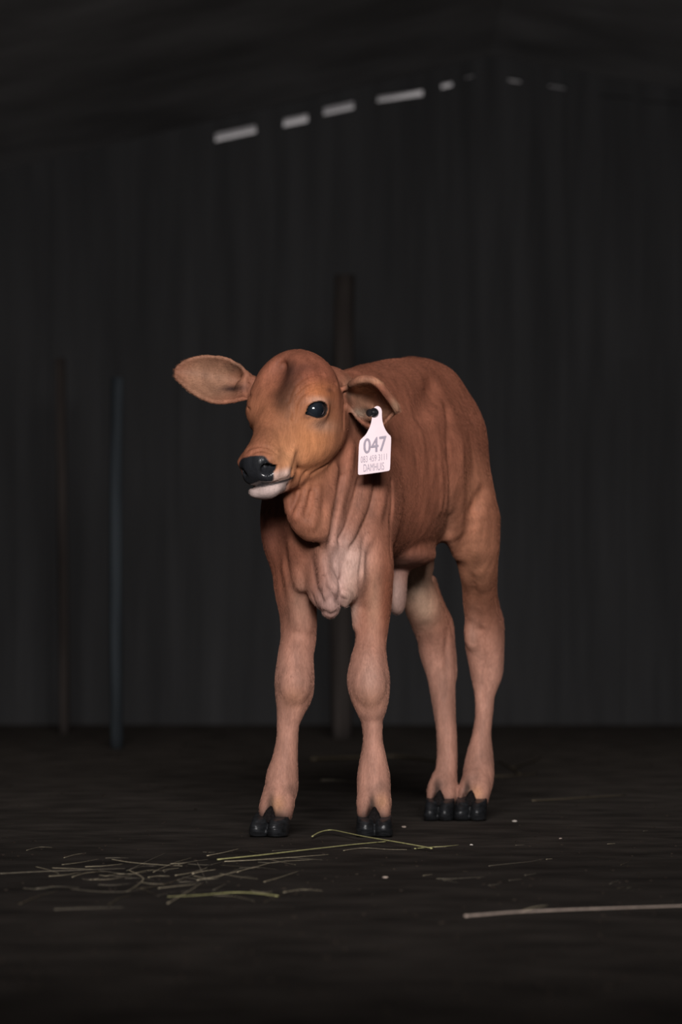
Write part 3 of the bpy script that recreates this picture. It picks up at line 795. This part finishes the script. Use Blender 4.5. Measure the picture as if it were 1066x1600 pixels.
# ---- cloven hooves
M_hoof = simple('black_hoof_horn', (0.016, 0.017, 0.019), 0.36, 0.5, 60, 0.5, 0.3, (1, 1, 3))
M_tuft = simple('matte_black_hair', (0.012, 0.010, 0.010), 0.95, 0.05, 300, 0.4)
def hoof(cx, ytop, ybot, d, wpx, slant, yaw=0.0):
    s = d / FPX; w = wpx * s / 2
    c = P(cx, ybot, d); z0 = 0.0; zt = P(cx, ytop, d)[2]
    hf = Field(grid_axis([(c[0] - 0.06, c[0] + 0.06, 0.0022)]), grid_axis([(c[1] - 0.08, c[1] + 0.06, 0.0022)]), grid_axis([(-0.016, 0.075, 0.0022)]))
    fw = np.array([-math.sin(yaw), -math.cos(yaw), 0]); lf = np.array([math.cos(yaw), -math.sin(yaw), 0])
    for t in (-1, 1):
        q = lambda l, f, z: np.array([c[0], c[1], 0]) + lf * l + fw * f + np.array([0, 0, z])
        a = q(t * w * 0.47, 0.006, zt); m_ = q(t * w * 0.49 + slant * s * 0.4, 0.013, zt * 0.55); b_ = q(t * w * 0.50 + slant * s * 0.8, 0.021, 0.004)
        hf.tube([a, m_, b_], [w * 0.47, w * 0.50, w * 0.51], [0.022, 0.027, 0.031], side=lf, k=0.0)
    sl, X_, Y_, Z_ = hf.block((-9, -9, -9), (9, 9, 9))
    # flat sole
    hf.f = np.maximum(hf.f, (0.0015 - Z_) + 0 * hf.f)
    hf.f = np.maximum(hf.f, (Z_ - (zt + 0.004) - (Y_ - c[1]) * 0.25) + 0 * hf.f)
    hv, hF = hf.mesh(); hv = relax(hv, hF, 3)
    link('hoof', to_mesh('hoof', hv, hF), M_hoof, calf)
    # black hair in the cleft above the toes
    wf = Field(grid_axis([(c[0] - 0.03, c[0] + 0.03, 0.0015)]), grid_axis([(c[1] - 0.05, c[1] + 0.02, 0.0015)]), grid_axis([(-0.01, 0.075, 0.0015)]))
    wf.tube([np.array([c[0] + slant * s * q[3], c[1], 0]) + fw * q[0] + np.array([0, 0, q[1]]) for q in ((0.022, zt * 0.85, 0, 0.6), (0.0175, zt + 0.005, 0, 0.3), (0.0145, zt + 0.013, 0, 0))],
            [0.0115, 0.0065, 0.0022], [0.007, 0.009, 0.005], side=lf, k=0.0)
    wv, wF = wf.mesh()
    wv = wv + 0.0009 * np.array([[noise.noise(Vector(v) * 400 + Vector((q, 0, 0))) for q in (0, 5, 9)] for v in wv])
    tag(link('cleft_hair', to_mesh('cleft_hair', wv, wF), M_tuft, calf), 'black hair between the toes')
hoof(428, 1274, 1306, 6.0, 58, -4, 0.25)
hoof(585, 1275, 1306, 6.0, 57, 0, 0.0)
hoof(738.5, 1248, 1281.5, 6.543, 50, -2, 0.15)
hoof(689.5, 1248, 1281.5, 6.543, 46, -2, 0.15)

# ---- short coat hair lying along the body
tri = np.concatenate([F[:, [0, 1, 2]], F[:, [0, 2, 3]]])
A_ = np.linalg.norm(np.cross(V[tri[:, 1]] - V[tri[:, 0]], V[tri[:, 2]] - V[tri[:, 0]]), axis=1) / 2
glf = glos[tri].max(1); A_ = A_ * (glf < 0.02)
rng = np.random.default_rng(5)
NH = 260000
pick = rng.choice(len(tri), NH, p=A_ / A_.sum())
r1 = np.sqrt(rng.random(NH)); r2_ = rng.random(NH)
w3 = np.stack([1 - r1, r1 * (1 - r2_), r1 * r2_], 1)
root = (V[tri[pick]] * w3[:, :, None]).sum(1); nrm = (N[tri[pick]] * w3[:, :, None]).sum(1); nrm /= np.linalg.norm(nrm, axis=1)[:, None]
hc_ = (Cc[tri[pick]] * w3[:, :, None]).sum(1)
hr = np.stack([(root - HO) @ HF, (root - HO) @ HL, (root - HO) @ HU], 1)
inhead = sm(0.03, -0.01, np.linalg.norm((hr - np.array([0.02, 0, -0.01])) / np.array([0.15, 0.085, 0.10]), axis=1) * 0.1 - 0.1)
flow = -BF[None, :] * 0.55 + np.array([0, 0, -0.9])[None, :] + 0 * root
lowz = sm(0.45, 0.30, root[:, 2])[:, None]
flow = flow * (1 - lowz) + np.array([0, 0.05, -1.0]) * lowz
hfl = -HF[None, :] * 1.0 + HL[None, :] * np.sign(hr[:, 1])[:, None] * 0.35 - HU[None, :] * 0.35 * (hr[:, 0] < 0.02)[:, None]
flow = flow * (1 - inhead[:, None]) + hfl * inhead[:, None]
ear_r = (root[:, 0] < P(384, 600, 5.95)[0]) & (root[:, 2] > P(300, 650, 5.95)[2])
flow[ear_r] = np.array([-1.0, 0.1, 0.05])
ear_l = (np.linalg.norm(root - P(590, 628, 5.93), axis=1) < 0.05) & (root[:, 0] > P(549, 640, 5.93)[0]) & (root[:, 1] < P(590, 628, 6.01)[1])
flow[ear_l] = np.array([0.8, -0.2, -0.5])
jit = rng.normal(0, 0.13, (NH, 3))
lowf = np.stack([np.sin(root[:, 2] * 38 + root[:, 0] * 21 + q * 2.1) * np.cos(root[:, 0] * 33 - root[:, 2] * 17 + q) for q in range(3)], 1) * 0.22
flow = flow + jit + lowf
tan = flow - nrm * (flow * nrm).sum(1)[:, None]; tan /= np.linalg.norm(tan, axis=1)[:, None] + 1e-9
Lh = rng.uniform(0.0035, 0.0075, NH); Lh[inhead > 0.5] *= 0.62; Lh[ear_l] *= 1.25; Lh[ear_r] *= 0.9
Lh[root[:, 2] < 0.05] *= 0.6
eyed = np.minimum(np.linalg.norm(root - EYE[1][0], axis=1), np.linalg.norm(root - EYE[-1][0], axis=1)); Lh *= sm(0.015, 0.030, eyed) * 0.8 + 0.2
NP = 4; pts = np.zeros((NH, NP, 3), np.float32); rad = np.zeros((NH, NP), np.float32)
lift_ = rng.uniform(0.10, 0.32, NH)[:, None]
for i in range(NP):
    t = i / (NP - 1)
    pts[:, i] = root - nrm * 0.0003 + (tan * t + nrm * lift_ * (t - 0.55 * t * t)) * Lh[:, None]
    rad[:, i] = 0.00016 * (1 - 0.8 * t)
hc = bpy.data.hair_curves.new('coat_hair')
hc.add_curves([NP] * NH)
hc.attributes['position'].data.foreach_set('vector', pts.ravel())
ra = hc.attributes.get('radius') or hc.attributes.new('radius', 'FLOAT', 'POINT'); ra.data.foreach_set('value', rad.ravel())
hcol = np.clip(hc_ * rng.uniform(0.58, 1.20, NH)[:, None], 0, 1)
at_ = hc.attributes.new('hair_tint', 'FLOAT_COLOR', 'CURVE')
at_.data.foreach_set('color', np.concatenate([hcol, np.ones((NH, 1))], 1).astype(np.float32).ravel())
mh, nth, bh = new_mat('coat_hair_fibre')
ah = nd(nth, 'ShaderNodeAttribute', attribute_name='hair_tint'); nth.links.new(ah.outputs['Color'], bh.inputs['Base Color'])
bh.inputs['Roughness'].default_value = 0.55; bh.inputs['Specular IOR Level'].default_value = 0.12
hc.materials.append(mh)
ho = bpy.data.objects.new('coat_hair', hc); COL.objects.link(ho)
ho.parent = calf; ho.matrix_parent_inverse = Matrix.Translation(calf.location).inverted(); tag(ho, kind='stuff')



# ==================================================================== EAR TAG
TD = 5.895
tagroot = bpy.data.objects.new('ear_tag', None); COL.objects.link(tagroot); tagroot.location = Vector(P(590, 640, TD)); tagroot.empty_display_size = 0.03
tag(tagroot, "pale pink plastic ear tag with grey numbers hanging from the calf's folded ear", 'ear tag')
def tp(px, py, off=0.0):
    """tag plane: nearly facing the camera, its right edge a little further away"""
    return P(px, py, TD + (px - 585) * 0.00018 + (py - 640) * 0.00006 - off)
M_tag = simple('pale_pink_plastic', (0.86, 0.70, 0.74), 0.38, 0.4, 25, 0.05)
M_ink = simple('faded_grey_ink', (0.36, 0.31, 0.37), 0.6, 0.2, 200, 0.12)
M_stud = simple('black_stud_plastic', (0.010, 0.010, 0.012), 0.3, 0.5, 50, 0.2)
outline = [(590, 634), (594.5, 636.2), (597, 641), (597, 649), (597.6, 657), (599.5, 664.5), (602.5, 671.5), (606.5, 677.5), (611.3, 681.8), (611.4, 690), (610.6, 708), (609.8, 733),
           (608.5, 735.2), (606, 736.2), (585, 739.3), (562.5, 742.3), (560, 741.5), (559.4, 739), (560.2, 715), (561.3, 689.5), (566, 684.5), (571.5, 679.5), (575.5, 672.5), (578.8, 665), (580.8, 657), (581.8, 649), (583, 640), (585.8, 635.6)]
def rounded(poly):
    out = []
    n = len(poly)
    for i in range(n):
        a = poly[i]; b = poly[(i + 1) % n]
        out.append((a[0] * .75 + b[0] * .25, a[1] * .75 + b[1] * .25)); out.append((a[0] * .25 + b[0] * .75, a[1] * .25 + b[1] * .75))
    return out
ol = rounded(outline); th = 0.0013
bm = bmesh.new()
cx_, cy_ = 586, 695
rings = []
for inset, off in ((0.0, -th * 0.5 + 0.0003), (0.0, th * 0.5 - 0.0003), (0.35, th * 0.5)):
    rings.append([bm.verts.new(tp(x + (cx_ - x) / max(1, math.hypot(cx_ - x, cy_ - y)) * inset, y + (cy_ - y) / max(1, math.hypot(cx_ - x, cy_ - y)) * inset, off)) for x, y in ol])
for a, b in zip(rings[:-1], rings[1:]):
    for i in range(len(ol)): bm.faces.new((a[i], a[(i + 1) % len(ol)], b[(i + 1) % len(ol)], b[i]))
bm.faces.new(rings[-1]); bm.faces.new(rings[0][::-1])
finish('tag_panel', bm, M_tag, tagroot)

def writing(txt, x0, x1, ytl, ybl, ytr, ybr, bold=0.0, name='lettering', dz=0.0):
    """text laid into the skewed quad given by left/right x and the y of cap line and base line"""
    cu = bpy.data.curves.new('t', 'FONT'); cu.body = txt; cu.size = 1; cu.resolution_u = 6
    o = bpy.data.objects.new('t', cu); COL.objects.link(o)
    dg = bpy.context.evaluated_depsgraph_get(); me = bpy.data.meshes.new_from_object(o.evaluated_get(dg))
    bpy.data.objects.remove(o)
    xs_ = [v.co.x for v in me.vertices]; ys_ = [v.co.y for v in me.vertices]
    a0, a1, b0, b1 = min(xs_), max(xs_), min(ys_), max(ys_)
    for v in me.vertices:
        u = (v.co.x - a0) / (a1 - a0); t = (v.co.y - b0) / (b1 - b0)
        px = x0 + (x1 - x0) * u; yt = ytl + (ytr - ytl) * u; yb = ybl + (ybr - ybl) * u
        v.co = Vector(tp(px, yb + (yt - yb) * t, th * 0.5 + 0.00012 + dz))
    if bold:                                  # heavier strokes: shifted copies in the same mesh
        bmx = bmesh.new(); bmx.from_mesh(me)
        for q, (sx, sy) in enumerate(((-1, 0), (1, 0), (0, 1), (0, -1))):
            g = bmesh.ops.duplicate(bmx, geom=list(bmx.verts) + list(bmx.edges) + list(bmx.faces)) if q == 0 else None
            src = [v for v in bmx.verts][:len(me.vertices)]
            if g is None: g = bmesh.ops.duplicate(bmx, geom=src + [e for e in bmx.edges if all(v in sset for v in e.verts)] + [f for f in bmx.faces if all(v in sset for v in f.verts)])
            sset = set(src)
            for v in g['geom']:
                if isinstance(v, bmesh.types.BMVert): v.co += Vector((sx * bold, -0.00003 * (q + 1), sy * bold))
        bmx.to_mesh(me); bmx.free()
    ob = link(name, me, M_ink, tagroot, False)
    return ob
tag(writing('047', 568.5, 603.8, 686.0, 709.0, 681.0, 704.0, 0.00055), 'large grey number 047')
tag(writing('083 459 3111', 563.8, 604.8, 713.4, 723.4, 708.4, 718.2, 0.0), 'small grey telephone number')
tag(writing('DAMHUIS', 568.2, 600.4, 725.6, 737.4, 722.2, 734.0), 'grey capital lettering on the bottom row')

# black two-piece stud through the ear
def lathe(name, prof, c, axis, mat, parent, n=32):
    axis = Vector(axis).normalized(); s = axis.orthogonal().normalized(); t = axis.cross(s)
    bm = bmesh.new(); rings = []
    for r, h in prof:
        rings.append([bm.verts.new(Vector(c) + axis * h + (s * math.cos(2 * math.pi * j / n) + t * math.sin(2 * math.pi * j / n)) * r) for j in range(n)])
    for a, b in zip(rings[:-1], rings[1:]):
        for j in range(n): bm.faces.new((a[j], a[(j + 1) % n], b[(j + 1) % n], b[j]))
    bm.faces.new(rings[0][::-1]); bm.faces.new(rings[-1])
    return finish(name, bm, mat, parent, False)
ax = (-0.42, -0.9, 0.05)
lathe('stud', [(0.0066, -0.003), (0.0070, -0.001), (0.0070, 0.0015), (0.0060, 0.0030), (0.0052, 0.0026), (0.0050, 0.0030), (0.0040, 0.0046), (0.0022, 0.0060), (0.0008, 0.0064)],
      tp(584.6, 644.5, 0.003), ax, M_stud, tagroot)
lathe('stud_collar', [(0.0024, -0.030), (0.0024, -0.004), (0.0056, -0.003), (0.0060, 0.0), (0.0052, 0.002), (0.001, 0.003)], tp(577.5, 645, 0.004), (-0.6, -0.78, 0.1), M_stud, tagroot)


# ==================================================================== STRAW ON THE FLOOR
def ground(px, py, z=0.002):
    v = P(px, py, 1.0) - np.array([0, CAM_Y, CAM_H]); o = np.array([0, CAM_Y, CAM_H])
    return o + v * ((z - CAM_H) / v[2])
def straw_mat(name, col): return simple(name, col, 0.6, 0.3, 120, 0.25, 0.1, (1, 1, 1))
M_sy = straw_mat('yellow_green_straw', (0.44, 0.42, 0.19))
M_st = straw_mat('dry_tan_straw', (0.42, 0.36, 0.25))
M_sp = straw_mat('pale_pinkish_stalk', (0.40, 0.32, 0.27))
M_sg = straw_mat('dull_grey_straw', (0.19, 0.165, 0.125))
M_sd = straw_mat('dim_brown_straw', (0.11, 0.088, 0.058))
def stalk(pts, rad, mat, name='straw', flat=0.6, lift=0.0, taper=0.3, arch=0.0, parent=None, z0=0.0):
    g = [ground(x, y, rad * flat + 0.0006) for x, y in pts]
    S = catmull(np.array(g), 6); n = len(S); bm = bmesh.new(); rings = []
    for i, c in enumerate(S):
        a = S[max(i - 1, 0)]; b = S[min(i + 1, n - 1)]; T = Vector(b - a).normalized()
        s = T.cross(Vector((0, 0, 1))).normalized(); u = s.cross(T)
        t = i / (n - 1); r = rad * (1 - (1 - taper) * t)
        cc = Vector(c) + Vector((0, 0, z0 + arch * math.sin(math.pi * t)))
        rings.append([bm.verts.new(cc + s * math.cos(q * math.pi / 3) * r + u * math.sin(q * math.pi / 3) * r * flat) for q in range(6)])
    for a, b in zip(rings[:-1], rings[1:]):
        for j in range(6): bm.faces.new((a[j], a[(j + 1) % 6], b[(j + 1) % 6], b[j]))
    bm.faces.new(rings[0][::-1]); bm.faces.new(rings[-1])
    return finish(name, bm, mat, parent, True)
tag(stalk([(488, 1310), (500, 1305), (517, 1303), (540, 1308), (568, 1314), (619, 1322), (650, 1326), (675, 1329)], 0.0015, M_sy, taper=1.1, z0=0.003, arch=0.004),
    'kinked yellow-green straw lying just in front of the front hooves', 'straw')
tag(stalk([(340, 1343), (402, 1338), (460, 1332), (517, 1325.5), (560, 1320), (605, 1315)], 0.0016, M_sy, taper=0.8, arch=0.002),
    'long bright yellow straw running from the pile towards the front hooves', 'straw')
tag(stalk([(351, 1346), (402, 1343.5), (450, 1340), (490, 1337), (514, 1335)], 0.0010, M_st), 'thin tan straw just below the long bright yellow one', 'straw')
tag(stalk([(308, 1375.5), (349, 1367), (398, 1355), (431, 1347), (489, 1343)], 0.0009, M_st), 'thin dull straw slanting out of the right side of the pile', 'straw')
tag(stalk([(433.5, 1400), (402.5, 1396), (365, 1394.5), (308, 1399), (262, 1401)], 0.0014, M_sy, taper=0.3), 'yellow-green straw in front of the pile with its blunt end to the right', 'straw')
tag(stalk([(648, 1326), (676, 1323.5), (700, 1322), (717, 1320)], 0.0012, M_sy), 'short split straw tip at the right end of the kinked straw', 'straw')
tag(stalk([(537, 1329), (556, 1326), (574, 1325), (605, 1327), (636, 1327.5)], 0.0008, M_st), 'thin pale curved straw on the floor just nearer than the kinked yellow-green straw', 'straw')
tag(stalk([(764, 1353), (801, 1349), (830, 1346), (852, 1341)], 0.0006, M_sg), 'thin faint straw on bare floor right of the pile', 'straw')
tag(stalk([(682, 1373), (705, 1373), (733, 1371.5), (758, 1370)], 0.0006, M_sg), 'short faint straw on bare floor below the hind hooves', 'straw')
big = bpy.data.objects.new('plant_stalk', None); COL.objects.link(big); big.location = Vector(ground(860, 1423, 0)); big.empty_display_size = 0.05
tag(big, 'thick tan plant stalk lying in the right foreground, cut off by the frame', 'stalk')
stalk([(727, 1431.5), (760, 1429), (801, 1425.5), (875, 1422), (972, 1418.5), (1063, 1415.5), (1100, 1414)], 0.0026, M_sp, name='stem', taper=0.35, parent=big)
stalk([(815, 1424.5), (835, 1418), (856, 1414.5)], 0.0016, M_st, name='leaf', taper=0.2, parent=big)
tag(stalk([(173, 1342.5), (204, 1347.5), (246, 1351), (285, 1353)], 0.0011, M_st), 'tan straw along the back of the pile, sloping down to the right', 'straw')
tag(stalk([(0, 1365), (60, 1362), (114, 1360), (163, 1358), (196, 1357)], 0.0010, M_sg), 'long dull straw reaching to the left edge of the photo', 'straw')
tag(stalk([(200, 1359), (215, 1366.5), (224, 1373.5), (213, 1384), (198, 1393)], 0.0010, M_st), 'bent straw forming a hook in the left of the pile', 'straw')
tag(stalk([(109.5, 1389), (155, 1393), (198, 1393), (228, 1388)], 0.0007, M_sg), 'faint straw in front of the hooked straw', 'straw')
tag(stalk([(85, 1421), (140, 1419), (194, 1417.6)], 0.0008, M_sg), 'faint straw alone on the floor, front left', 'straw')
tag(stalk([(301, 1365), (320, 1361), (336.5, 1359)], 0.0012, M_st), 'short tan straw in the middle of the pile', 'straw')
tag(stalk([(324, 1337), (350, 1332), (374, 1326)], 0.0012, M_st), 'short tan straw at the back right of the pile', 'straw')
tag(stalk([(308, 1347), (316, 1363), (324, 1380)], 0.0007, M_sg), 'faint straw lying crosswise in the middle of the pile', 'straw')
tag(stalk([(300, 1368), (330, 1373), (350, 1367)], 0.0008, M_st), 'curved short straw in the front middle of the pile', 'straw')
# behind the calf, out of focus
tag(stalk([(502, 1219), (530, 1219.5), (554, 1222)], 0.0040, M_sg), 'blurred grey straw on the floor between the front legs', 'straw')
for (pts, r, lb) in (([(488, 1186), (560, 1183), (625, 1182), (690, 1190)], 0.010, 'blurred dull stalk far behind, between the front and hind legs'),
                     ([(832, 1251), (900, 1247), (977, 1242)], 0.0030, 'faint blurred straw right of the hind hooves'),
                     ([(770, 1213), (800, 1212), (840, 1208)], 0.004, 'faint blurred straw right of the hind pasterns'),
                     ([(780, 1190), (800, 1200), (812, 1210)], 0.005, 'blurred straw leaning left in the tuft behind the hind legs'),
                     ([(800, 1200), (825, 1192), (846, 1184)], 0.005, 'blurred straw leaning right in the tuft behind the hind legs')):
    tag(stalk(pts, r * 0.8, M_sd, taper=0.6), lb, 'straw')
rnd = random.Random(3)
k = 0
while k < 64:
    if rnd.random() < 0.65: x = rnd.gauss(300, 85); y = rnd.gauss(1362, 20)
    else: x = rnd.uniform(40, 510); y = rnd.uniform(1322, 1410)
    if not (20 < x < 500 and 1322 < y < 1412): continue
    L = rnd.uniform(14, 70); a = rnd.gauss(-0.10, 0.22); dx = L * math.cos(a) / 2; dy = L * math.sin(a) / 2
    c = rnd.uniform(-3, 3)
    m = rnd.choice([M_sg, M_sd, M_sg, M_sg, M_st, M_st])
    tag(stalk([(x - dx, y - dy), (x, y + c), (x + dx, y + dy)], rnd.uniform(0.0004, 0.0009), m), 'thin broken bit of dry straw scattered in the pile in front of the calf', 'straw', 'fine straw scraps in the pile')
    k += 1
for k in range(16):
    x = rnd.uniform(660, 1010); y = rnd.uniform(1330, 1390) if k < 12 else rnd.uniform(1290, 1330)
    L = rnd.uniform(6, 24); a = rnd.gauss(-0.1, 0.2); dx = L * math.cos(a) / 2; dy = L * math.sin(a) / 2
    tag(stalk([(x - dx, y - dy), (x + dx, y + dy)], 0.0005, rnd.choice([M_sg, M_st, M_sd])), 'tiny straw scrap on the bare floor right of the pile', 'straw', 'straw scraps on the bare floor')
# pale chips
M_chip = simple('pale_chip', (0.55, 0.50, 0.45), 0.7, 0.3, 80, 0.2)
def chip(px, py, r, lb, mat=None):
    c = ground(px, py, r * 0.5); bm = bmesh.new(); bmesh.ops.create_icosphere(bm, subdivisions=2, radius=r)
    for v in bm.verts:
        n_ = 1 + 0.5 * noise.noise(v.co * (1.2 / r) + Vector((px, 0, 0)))
        v.co = Vector((v.co.x * n_ * 1.4, v.co.y * n_, v.co.z * n_ * 0.6)) + Vector(c)
    tag(finish('wood_chip', bm, mat or M_chip, None, True), lb, 'chip')
chip(804, 1283, 0.0032, 'small pale chip on the floor right of the hind hooves')
chip(631, 1292, 0.0028, 'small brown chip right of the front hoof', M_sp)
chip(602, 1371, 0.0026, 'small tan chip in the middle foreground below the front hooves', M_sp)
chip(737, 1320, 0.0018, 'tiny chip on the floor past the split straw tip')
chip(876, 1310, 0.0018, 'tiny chip furthest right on the bare floor', M_sp)
# loose crumbs of earth
bm = bmesh.new()
for k in range(900):
    x = rnd.uniform(-80, 1140); y = 1140 + 460 * rnd.random() ** 1.0
    r = rnd.uniform(0.0010, 0.0026) * (1.0 if y > 1200 else 1.8); c = ground(x, y, r * 0.3)
    if -0.14 < c[0] < 0.28 and -0.08 < c[1] < 0.62: continue
    mtx = Matrix.Translation(Vector(c)) @ Matrix.Rotation(rnd.uniform(0, 3), 4, 'Z') @ Matrix.Diagonal((1.5, 1, 0.6, 1))
    bmesh.ops.create_icosphere(bm, subdivisions=1, radius=r, matrix=mtx)
tag(finish('soil_crumbs', bm, simple('earth_crumbs', (0.026, 0.020, 0.016), 0.95, 0.1, 60, 0.6), None, False), 'loose dark crumbs of earth scattered over the floor', 'soil', kind='stuff')
